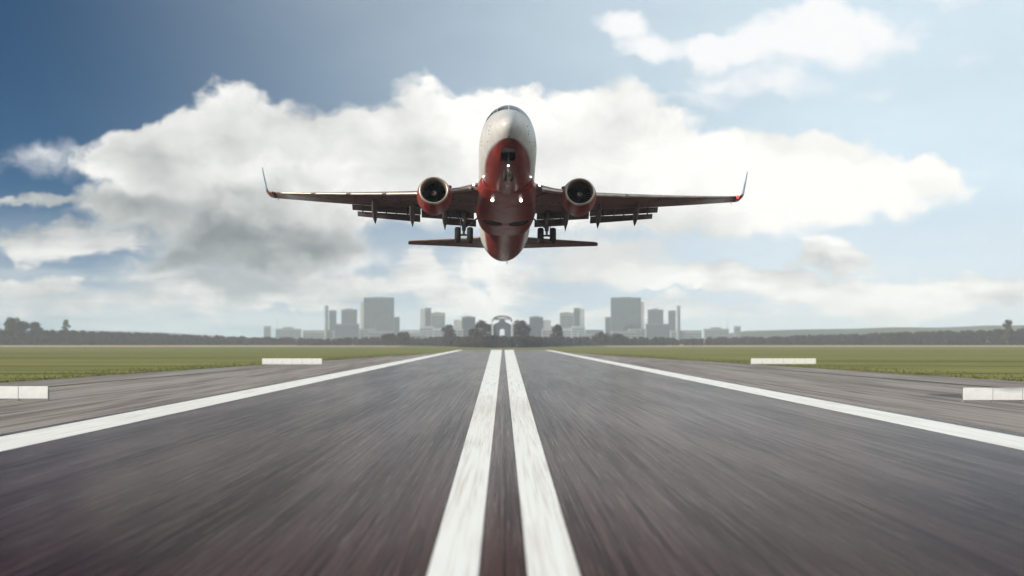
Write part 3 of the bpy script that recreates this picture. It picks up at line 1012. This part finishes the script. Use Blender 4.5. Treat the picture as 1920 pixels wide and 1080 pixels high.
def fair_z(x, s):
    w, bot = fair_dims(s)
    c = min(0.999, (abs(x) / w)) ** (1 / 0.72)
    return -1.1 - (-1.1 - bot) * math.sqrt(1 - c * c) ** 0.72


rings = []
for i in range(41):
    s = FA0 + (FA1 - FA0) * i / 40
    w, bot = fair_dims(s)
    ring = []
    for j in range(80):
        a = 2 * math.pi * (j + 0.5) / 80
        c, si = math.cos(a), math.sin(a)
        e = 0.72
        ring.append(P3(w * math.copysign(abs(c) ** e, c), s, -1.1 + math.copysign(abs(si) ** e, si) * ((-1.1 - bot) if si < 0 else 0.30)))
    rings.append(ring)
fair = part('belly_fairing', loft('belly_fairing', rings), 'red')
WS, WXC, WR = 18.0, 0.96, 0.66
cut = []
for sg in (-1, 1):
    n = 40
    cut.append(loft('cut', [[P3(sg * WXC + WR * math.cos(2 * math.pi * k / n), WS + WR * math.sin(2 * math.pi * k / n), zc) for k in range(n)] for zc in (-3.0, -1.5)]))
cutter = link('wheel_well_cutter', joined('cut', cut), None, jet)
bo = fair.modifiers.new('wells', 'BOOLEAN')
bo.object = cutter
bo.solver = 'EXACT'
dg = bpy.context.evaluated_depsgraph_get()
newme = bpy.data.meshes.new_from_object(fair.evaluated_get(dg))
fair.modifiers.clear()
fair.data = newme
bpy.data.objects.remove(cutter)
for sg in (-1, 1):
    n = 40
    rings = []
    for r_, dz_ in ((WR - 0.004, 0.004), (WR - 0.01, 0.035), (WR * 0.75, 0.05), (WR * 0.45, 0.05), (WR * 0.40, 0.03), (0.03, 0.03)):
        ring = []
        for k in range(n):
            xx, sx_ = WXC + r_ * math.cos(2 * math.pi * k / n), WS + r_ * math.sin(2 * math.pi * k / n)
            ring.append(P3(sg * xx, sx_, fair_z(xx, sx_) + dz_))
        rings.append(ring)
    part('wheel_well', loft('wheel_well', rings, cap0=False), 'bay', fair, False)


# wings ------------------------------------------------------------
def naca(n, t, camber=0.015):
    """closed section, unit chord: (position along chord, height)"""
    up, lo = [], []
    for i in range(n + 1):
        xx = 0.5 * (1 - math.cos(math.pi * i / n))
        yt = 5 * t * (0.2969 * math.sqrt(xx) - 0.126 * xx - 0.3516 * xx ** 2 + 0.2843 * xx ** 3 - 0.1015 * xx ** 4)
        yc = camber * 4 * xx * (1 - xx)
        up.append((xx, yc + yt)); lo.append((xx, yc - yt))
    return up[::-1] + lo[1:]


WX = [0.8, 1.88, 3.2, 4.83, 5.8, 8.0, 10.8, 13.5, 16.3]
WLE = [11.6, 12.75, 14.2, 15.5, 16.0, 17.13, 18.57, 19.96, 21.40]
def wle(x): return float(np.interp(x, WX, WLE))
def wte(x): return float(np.interp(x, [0.8, 2.0, 5.8, 16.3], [19.6, 19.6, 20.2, 22.95]))
def wz(x): return -1.02 + (x - 1.88) * 0.092 + 0.48 * (max(x, 0) / 16.3) ** 2
def wt(x): return float(np.interp(x, [0.8, 5, 16.3], [0.125, 0.115, 0.10]))


def wing_mesh(sg):
    rings = []
    for x in [0.8, 1.4, 1.88, 2.5, 3.2, 4.0, 4.83, 5.3, 5.8, 6.5, 7.2, 8.0, 9, 10, 10.8, 11.8, 12.6, 13.5, 14.5, 15.4, 16.3]:
        c = wte(x) - wle(x)
        inc = 0.02 * (1 - x / 16.3)
        rings.append([P3(sg * x, wle(x) + q * c, wz(x) + h * c - inc * (q - 0.4) * c) for q, h in naca(16, wt(x))])
    return loft('wing', rings)


def winglet_mesh(sg):
    rings = []
    path = [(16.30, 0, 0, 0, 1.55, .0), (16.55, .03, .03, 12, 1.50, .10), (16.78, .12, .06, 35, 1.42, .24), (16.95, .30, .06, 60, 1.32, .42), (17.05, .60, .05, 76, 1.20, .66), (17.20, 1.2, .04, 80, .98, 1.05), (17.38, 1.9, .03, 81, .72, 1.50), (17.48, 2.35, .02, 81, .50, 1.82), (17.50, 2.42, .01, 81, .36, 1.95)]
    for (x, dz, _, roll, c, sw) in path:
        a = R(roll)
        rings.append([P3(sg * (x - h * c * math.sin(a)), wle(16.3) + sw + q * c, wz(16.3) + dz + h * c * math.cos(a)) for q, h in naca(16, 0.13, 0.008)])
    return loft('winglet_tip', rings[:4]), loft('winglet', rings[3:])


def flap_mesh(name, sg, x0, x1, ds, dz, chord, defl, base=None, n=6, taper=0.0):
    """panel hung behind the wing's trailing edge"""
    rings = []
    for i in range(n + 1):
        x = x0 + (x1 - x0) * i / n
        ch = chord * (1 - taper * i / n)
        a = R(defl)
        s0, z0 = wte(x) + ds, wz(x) + dz
        rings.append([P3(sg * x, s0 + q * ch * math.cos(a) + h * ch * math.sin(a), z0 - q * ch * math.sin(a) + h * ch * math.cos(a)) for q, h in naca(10, 0.10, 0.01)])
    return loft(name, rings)


def slat_mesh(name, sg, x0, x1, n=8):
    rings = []
    for i in range(n + 1):
        x = x0 + (x1 - x0) * i / n
        c = wte(x) - wle(x)
        k = 0.16 * c if x > 5 else 0.12 * c
        sec = naca(10, 0.34, 0.02)
        rings.append([P3(sg * x, wle(x) - 0.12 + q * k, wz(x) - 0.01 + h * k * 1.15 - 0.10 * k * (1 - q) * 1.2) for q, h in sec])
    return loft(name, rings)


def revolve(name, prof, ctr, n=48, zs=1.0, tilt=0.0, caps=False):
    """prof: (distance aft, radius) about a line along the body through ctr"""
    rings = []
    for (d, r) in prof:
        rings.append([P3(ctr[0] + r * math.cos(2 * math.pi * k / n), ctr[1] + d + tilt * (-r * math.sin(2 * math.pi * k / n)), ctr[2] + zs * r * math.sin(2 * math.pi * k / n)) for k in range(n)])
    return loft(name, rings, cap0=caps, cap1=caps)


for sg in (-1, 1):
    wing = part('wing', wing_mesh(sg), 'wing')
    tipm, wlm = winglet_mesh(sg)
    part('wing_tip_fairing', tipm, 'tip_red', wing)
    part('winglet', wlm, 'winglet_blue', wing)
    # leading-edge slats
    for (a, b) in ((5.75, 8.28), (8.3, 10.83), (10.85, 13.38), (13.4, 15.95)):
        part('slat', slat_mesh('slat', sg, a, b), 'alu', wing)
    part('leading_edge_flap', slat_mesh('leading_edge_flap', sg, 2.35, 4.1), 'alu', wing)
    # trailing-edge flaps
    fa = dict(ds=-0.02, dz=-0.030, chord=0.74, defl=22)
    fb = dict(ds=0.72 * math.cos(R(22)), dz=-0.030 - 0.74 * math.sin(R(22)) - 0.012, chord=0.68, defl=33)
    part('flap', flap_mesh('flap', sg, 5.95, 10.85, taper=0.12, **fa), 'flap', wing)
    part('aft_flap', flap_mesh('aft_flap', sg, 6.0, 10.5, taper=0.30, **fb), 'flap', wing)
    part('flap', flap_mesh('flap', sg, 4.45, 5.90, **dict(fa, chord=1.05, dz=-0.03)), 'flap', wing)
    fa2 = dict(fa, chord=0.80)
    fb2 = dict(fb, ds=0.78 * math.cos(R(22)), dz=-0.030 - 0.80 * math.sin(R(22)) - 0.012, chord=0.70)
    part('flap', flap_mesh('flap', sg, 2.2, 4.40, **fa2), 'flap', wing)
    part('aft_flap', flap_mesh('aft_flap', sg, 2.05, 4.25, **fb2), 'flap', wing)
    # little hinge brackets bridging the slots
    for x in (2.7, 3.3, 3.9, 6.9, 7.7, 8.4, 10.1):
        part('flap_hinge', tube('flap_hinge', [P3(sg * x, wte(x) - 0.2, wz(x) - 0.03), P3(sg * x, wte(x) + 0.66, wz(x) - 0.42)], 0.045, 6), 'flap', wing)
    # canoe fairings over the flap tracks
    for x, ln in ((9.22, 1.0), (6.55, 1.04), (4.25, 1.1)):
        te, z0 = wte(x), wz(x)
        st = [(-2.3, -.16, .02, .02), (-1.9, -.26, .10, .10), (-1.2, -.36, .175, .17), (-.4, -.44, .20, .20), (.2, -.56, .19, .20), (.65, -.73, .15, .16), (1.0, -.88, .085, .10), (1.28 * ln, -1.01 * ln, .012, .015)]
        rings = [[P3(sg * x + w * math.cos(2 * math.pi * k / 16), te + d, z0 + zz_ + h * math.sin(2 * math.pi * k / 16)) for k in range(16)] for d, zz_, w, h in st]
        part('flap_track_fairing', loft('flap_track_fairing', rings), 'flap', wing)
    # wing tip lamp, root lamps
    n_ = part('navigation_light', loft('navigation_light', [[P3(sg * (16.52 + 0.13 * math.cos(2 * math.pi * k / 12) * r), wle(16.3) - 0.02 + q, wz(16.3) + 0.02 + 0.09 * r * math.sin(2 * math.pi * k / 12)) for k in range(12)] for q, r in ((0, .15), (.04, .7), (.10, 1), (.3, .9))]),
              'nav_red' if sg > 0 else 'nav_lens', wing)
    part('static_wick', tube('static_wick', [P3(sg * 16.2, wte(16.2) - .05, wz(16.2)), P3(sg * 16.25, wte(16.2) + 0.12, wz(16.2) - .12)], .02, 5), 'gear', wing)

    # engine
    ec = (sg * 4.83, 11.35, -1.72)
    zs = 0.95
    eng = part('engine_nacelle', revolve('engine_nacelle', [(0.16, 1.005), (0.3, 1.045), (0.6, 1.10), (1.0, 1.145), (1.5, 1.16), (2.0, 1.14), (2.5, 1.075), (3.0, .975), (3.45, .855), (3.5, .84), (3.5, .80), (3.2, .80)], ec, zs=zs), 'red')
    lip = [(0.36, .795), (0.24, .81), (0.12, .84), (0.04, .875), (0.0, .915), (0.015, .945), (0.06, .973), (0.16, 1.006)]
    part('inlet_lip', revolve('inlet_lip', lip, ec, zs=zs), 'alu', eng)
    part('inlet_duct', revolve('inlet_duct', [(0.36, .795), (0.6, .785), (0.9, .785), (1.3, .785)], ec, zs=zs), 'duct', eng)
    part('nozzle_rim', revolve('nozzle_rim', [(3.44, .862), (3.52, .846), (3.52, .80)], ec, zs=zs), 'alu', eng)
    # fan
    fv, ff = [], []
    for b_ in range(24):
        a0 = 2 * math.pi * b_ / 24
        k = len(fv)
        for r_, tw, wd in ((.24, .9, .20), (.5, .6, .20), (.78, .25, .21)):
            for e_ in (-1, 1):
                a = a0 + e_ * wd * 0.5 * math.cos(tw) / r_ * 0.55
                fv.append(P3(ec[0] + r_ * math.cos(a), ec[1] + 1.02 + e_ * wd * 0.5 * math.sin(tw), ec[2] + zs * r_ * math.sin(a)))
        ff += [(k, k + 1, k + 3, k + 2), (k + 2, k + 3, k + 5, k + 4)]
    fan = part('fan', mesh('fan', fv, ff), 'blade', eng)
    part('fan_backing', revolve('fan_backing', [(1.22, .02), (1.22, .79)], ec, zs=zs, caps=True), 'bay', fan)
    part('spinner', revolve('spinner', [(0.62, .01), (0.66, .07), (0.76, .14), (0.9, .21), (1.05, .26)], ec, n=24, zs=zs, caps=True), 'duct', eng)
    sv = []
    for i in range(19):
        a = sg * (i / 18 * 4.6) + 1.9
        for e_ in (0, 1):
            rr = 0.035 + 0.085 * i / 18 + (0.065 - 0.05 * i / 18) * e_
            d = float(np.interp(rr, [.01, .07, .14, .21], [.62, .66, .76, .9])) - 0.012
            sv.append(P3(ec[0] + rr * math.cos(a), ec[1] + d, ec[2] + zs * rr * math.sin(a)))
    part('spinner_mark', mesh('spinner_mark', sv, [(2 * i, 2 * i + 1, 2 * i + 3, 2 * i + 2) for i in range(18)]), 'white_paint', eng)
    part('core_cowl', revolve('core_cowl', [(2.9, .62), (3.5, .60), (4.0, .50), (4.35, .42), (4.35, .36), (4.3, .3), (4.6, .22), (5.0, .03)], ec, n=32), 'gear', eng)
    # pylon
    rings = []
    for (s, z0, z1, w) in ((11.9, -.72, -.66, .03), (12.6, -.78, -.48, .16), (13.8, -.75, -.42, .22), (15.0, -.9, -.62, .24), (16.2, -1.35, -.95, .22), (17.6, -1.5, -1.05, .12), (18.4, -1.25, -1.15, .03)):
        rings.append([P3(sg * 4.83 + w * math.cos(2 * math.pi * k / 16), s, (z0 + z1) / 2 + (z1 - z0) / 2 * math.sin(2 * math.pi * k / 16)) for k in range(16)])
    part('pylon', loft('pylon', rings), 'white_paint', eng)
    # chine on the inner shoulder of the cowl
    a = R(32)
    cx = [(-1.08 if sg > 0 else 1.08) * math.cos(a), 1.08 * math.sin(a) * zs]
    dx = [(-0.30 if sg > 0 else 0.30) * math.cos(a), 0.30 * math.sin(a)]
    V = [P3(ec[0] + cx[0] * .97, ec[1] + .7, ec[2] + cx[1] * .97), P3(ec[0] + cx[0], ec[1] + 2.0, ec[2] + cx[1]), P3(ec[0] + cx[0] + dx[0], ec[1] + 1.85, ec[2] + cx[1] + dx[1]), P3(ec[0] + cx[0] + dx[0] * .8, ec[1] + 1.35, ec[2] + cx[1] + dx[1] * .8)]
    V2 = [q + Vector((0, 0, 0.03)) for q in V]
    part('strake', mesh('strake', V + V2, [(3, 2, 1, 0), (4, 5, 6, 7), (0, 1, 5, 4), (1, 2, 6, 5), (2, 3, 7, 6), (3, 0, 4, 7)]), 'gear', eng, False)

    # tail plane
    rings = []
    for x, le, te, z in ((0.2, 33.0, 37.2, .72), (1.2, 33.7, 37.35, .83), (4.2, 35.55, 37.9, 1.10), (7.1, 37.1, 38.45, 1.34), (7.38, 37.35, 38.48, 1.36), (7.45, 37.7, 38.45, 1.365)):
        rings.append([P3(sg * x, le + q * (te - le), z + h * (te - le)) for q, h in naca(12, 0.095, -0.004)])
    hs = part('tailplane', loft('tailplane', rings), 'wing')

    # main landing gear
    gx, gs, ax = sg * 2.90, 20.0, -2.56
    g = part('main_gear_leg', tube('main_gear_leg', [P3(gx, 19.3, -1.0), P3(gx, 19.7, -1.75), P3(gx, gs - .02, -2.22)], [.155, .15, .14], 16), 'gear')
    part('piston', tube('piston', [P3(gx, gs - .03, -2.18), P3(gx, gs, ax)], .085, 14), 'alu', g)
    part('axle', tube('axle', [P3(gx - .62, gs, ax), P3(gx + .62, gs, ax)], .07, 12), 'gear', g)
    part('torque_link', joined('torque_link', [tube('a', [P3(gx, gs + .12, -2.14), P3(gx, gs + .42, -2.34)], .05, 8), tube('b', [P3(gx, gs + .42, -2.34), P3(gx, gs + .08, ax + .05)], .05, 8)]), 'gear', g)
    part('side_brace', joined('side_brace', [tube('a', [P3(gx - sg * .05, gs - .05, -2.05), P3(gx - sg * 0.55, gs, -1.65)], .06, 8), tube('b', [P3(gx - sg * .55, gs, -1.65), P3(gx - sg * 1.0, gs - .05, -1.3)], .06, 8)]), 'gear', g)
    part('gear_door', bevel(boxmesh('gear_door', (gx + sg * .24 - .02, gx + sg * .24 + .02, gs - 17 - .55, gs - 17 + .35, -2.05, -1.05)), .015, 1), 'flap', g, False)
    for q in (-.43, .43):
        R_ = .565
        prof = [(-.21, .30), (-.215, .42), (-.20, .49), (-.15, .54), (-.07, .562), (0, .565), (.07, .562), (.15, .54), (.20, .49), (.215, .42), (.21, .30)]
        rings = [[P3(gx + q + d, gs + r_ * math.cos(2 * math.pi * k / 40), ax + r_ * math.sin(2 * math.pi * k / 40)) for k in range(40)] for d, r_ in prof]
        ty = part('main_wheel', loft('main_wheel', rings, cap0=False, cap1=False), 'rubber')
        prof = [(-.17, .02), (-.17, .2), (-.205, .29), (-.20, .31), (.20, .31), (.205, .29), (.17, .2), (.17, .02)]
        rings = [[P3(gx + q + d, gs + r_ * math.cos(2 * math.pi * k / 28), ax + r_ * math.sin(2 * math.pi * k / 28)) for k in range(28)] for d, r_ in prof]
        part('rim', loft('rim', rings), 'gear', ty)

    # landing lamps under the belly and in the wing root
    for (lx, ls, lz, lr, lm) in ((0.95, 12.15, -2.17, 0.10, 'lamp'), (2.20, 12.72, -0.94, 0.075, 'lamp_small'), (1.55, 9.7, -1.24, 0.05, 'lamp_small')):
        hs_ = part('landing_light', tube('landing_light', [P3(sg * lx, ls, lz), P3(sg * lx, ls + .10, lz), P3(sg * lx, ls + .30, lz + .04)], [lr * 1.12, lr * 1.12, lr * .5], 20), 'gear')
        part('lens', tube('lens', [P3(sg * lx, ls - .02, lz), P3(sg * lx, ls - .004, lz)], [lr * .8, lr], 20), lm, hs_)
    # nose gear doors
    a = fus(2.8, R(-90)).z
    V = [P3(sg * .40, BAY0 + .05, -1.56), P3(sg * .42, BAY1 - .05, -1.86), P3(sg * .52, BAY1 - .15, -2.30), P3(sg * .49, BAY0 + .2, -2.06)]
    V2 = [q + Vector((sg * .03, 0, 0)) for q in V]
    part('nose_gear_door', mesh('nose_gear_door', V + V2, [(3, 2, 1, 0), (4, 5, 6, 7), (0, 1, 5, 4), (1, 2, 6, 5), (2, 3, 7, 6), (3, 0, 4, 7)]), 'red', None, False)
    # nose wheels
    R_, nz = .345, -3.02
    prof = [(-.09, .20), (-.10, .28), (-.08, .325), (-.04, .342), (.04, .342), (.08, .325), (.10, .28), (.09, .20)]
    rings = [[P3(sg * .20 + d, 3.250 + r_ * math.cos(2 * math.pi * k / 32), nz + r_ * math.sin(2 * math.pi * k / 32)) for k in range(32)] for d, r_ in prof]
    ty = part('nose_wheel', loft('nose_wheel', rings, cap0=False, cap1=False), 'rubber')
    rings = [[P3(sg * .20 + d, 3.250 + r_ * math.cos(2 * math.pi * k / 24), nz + r_ * math.sin(2 * math.pi * k / 24)) for k in range(24)] for d, r_ in ((-.07, .02), (-.09, .2), (.09, .2), (.07, .02))]
    part('rim', loft('rim', rings), 'gear', ty)

ng = part('nose_gear_leg', tube('nose_gear_leg', [P3(0, 3.600, -1.3), P3(0, 3.400, -2.2), P3(0, 3.330, -2.55)], [.10, .095, .085], 14), 'gear')
part('piston', tube('piston', [P3(0, 3.330, -2.5), P3(0, 3.250, -3.02)], .055, 12), 'alu', ng)
part('axle', tube('axle', [P3(-.3, 3.250, -3.02), P3(.3, 3.250, -3.02)], .045, 10), 'gear', ng)
part('drag_brace', tube('drag_brace', [P3(0, 3.370, -2.3), P3(0, 2.450, -1.4)], .05, 8), 'gear', ng)
part('steering_collar', tube('steering_collar', [P3(-.2, 3.300, -2.15), P3(.2, 3.300, -2.15)], .075, 12), 'gear', ng)
tl = part('taxi_light', tube('taxi_light', [P3(0, 3.180, -2.38), P3(0, 3.300, -2.38)], .10, 18), 'gear', ng)
part('taxi_lens', tube('taxi_lens', [P3(0, 3.150, -2.38), P3(0, 3.175, -2.38)], [.04, .06], 18), 'lamp_small', ng)

# fin, antennas, drain mast
rings = []
for z, le, te in ((1.5, 30.6, 37.0), (2.6, 32.2, 37.2), (5.5, 34.9, 38.1), (7.1, 36.4, 38.7), (7.25, 36.8, 38.65)):
    rings.append([P3(h * (te - le), le + q * (te - le), z) for q, h in naca(12, 0.10, 0.0)])
part('fin', loft('fin', rings), 'red')
for (x, s, h) in ((0.0, 8.6, .26), (0.0, 28.2, .24), (.30, 35.6, .26)):
    z0 = fus(s, R(-90)).z + 0.03 + (0.05 if x else 0)
    rings = [[P3(x + hh * .3, s + dz * .5 + q * c, z0 - dz) for q, hh in naca(8, 0.16, 0)] for dz, c in ((0, .30), (h, .17))]
    part('blade_antenna', loft('blade_antenna', rings), 'gear')


# ------------------------------------------------------------------ hazy air
hz = bpy.data.materials.new('haze_air')
hz.use_nodes = True
T = NT(hz.node_tree)
for nd in list(T.n):
    T.n.remove(nd)
ho = T.n.new('ShaderNodeOutputMaterial')
pv = T.n.new('ShaderNodeVolumePrincipled')
pv.inputs['Color'].default_value = (0.80, 0.88, 0.96, 1)
pv.inputs['Density'].default_value = 0.00010
pv.inputs['Anisotropy'].default_value = 0.0
T.l.new(pv.outputs[0], ho.inputs['Volume'])
tag(link('haze', boxmesh('haze', (-GX - 50, GX + 50, GY0 - 50, GY1 + 50, -1.5, 104.0)), hz), 'thin pale haze in the air over the airfield and town', 'haze', kind='stuff')
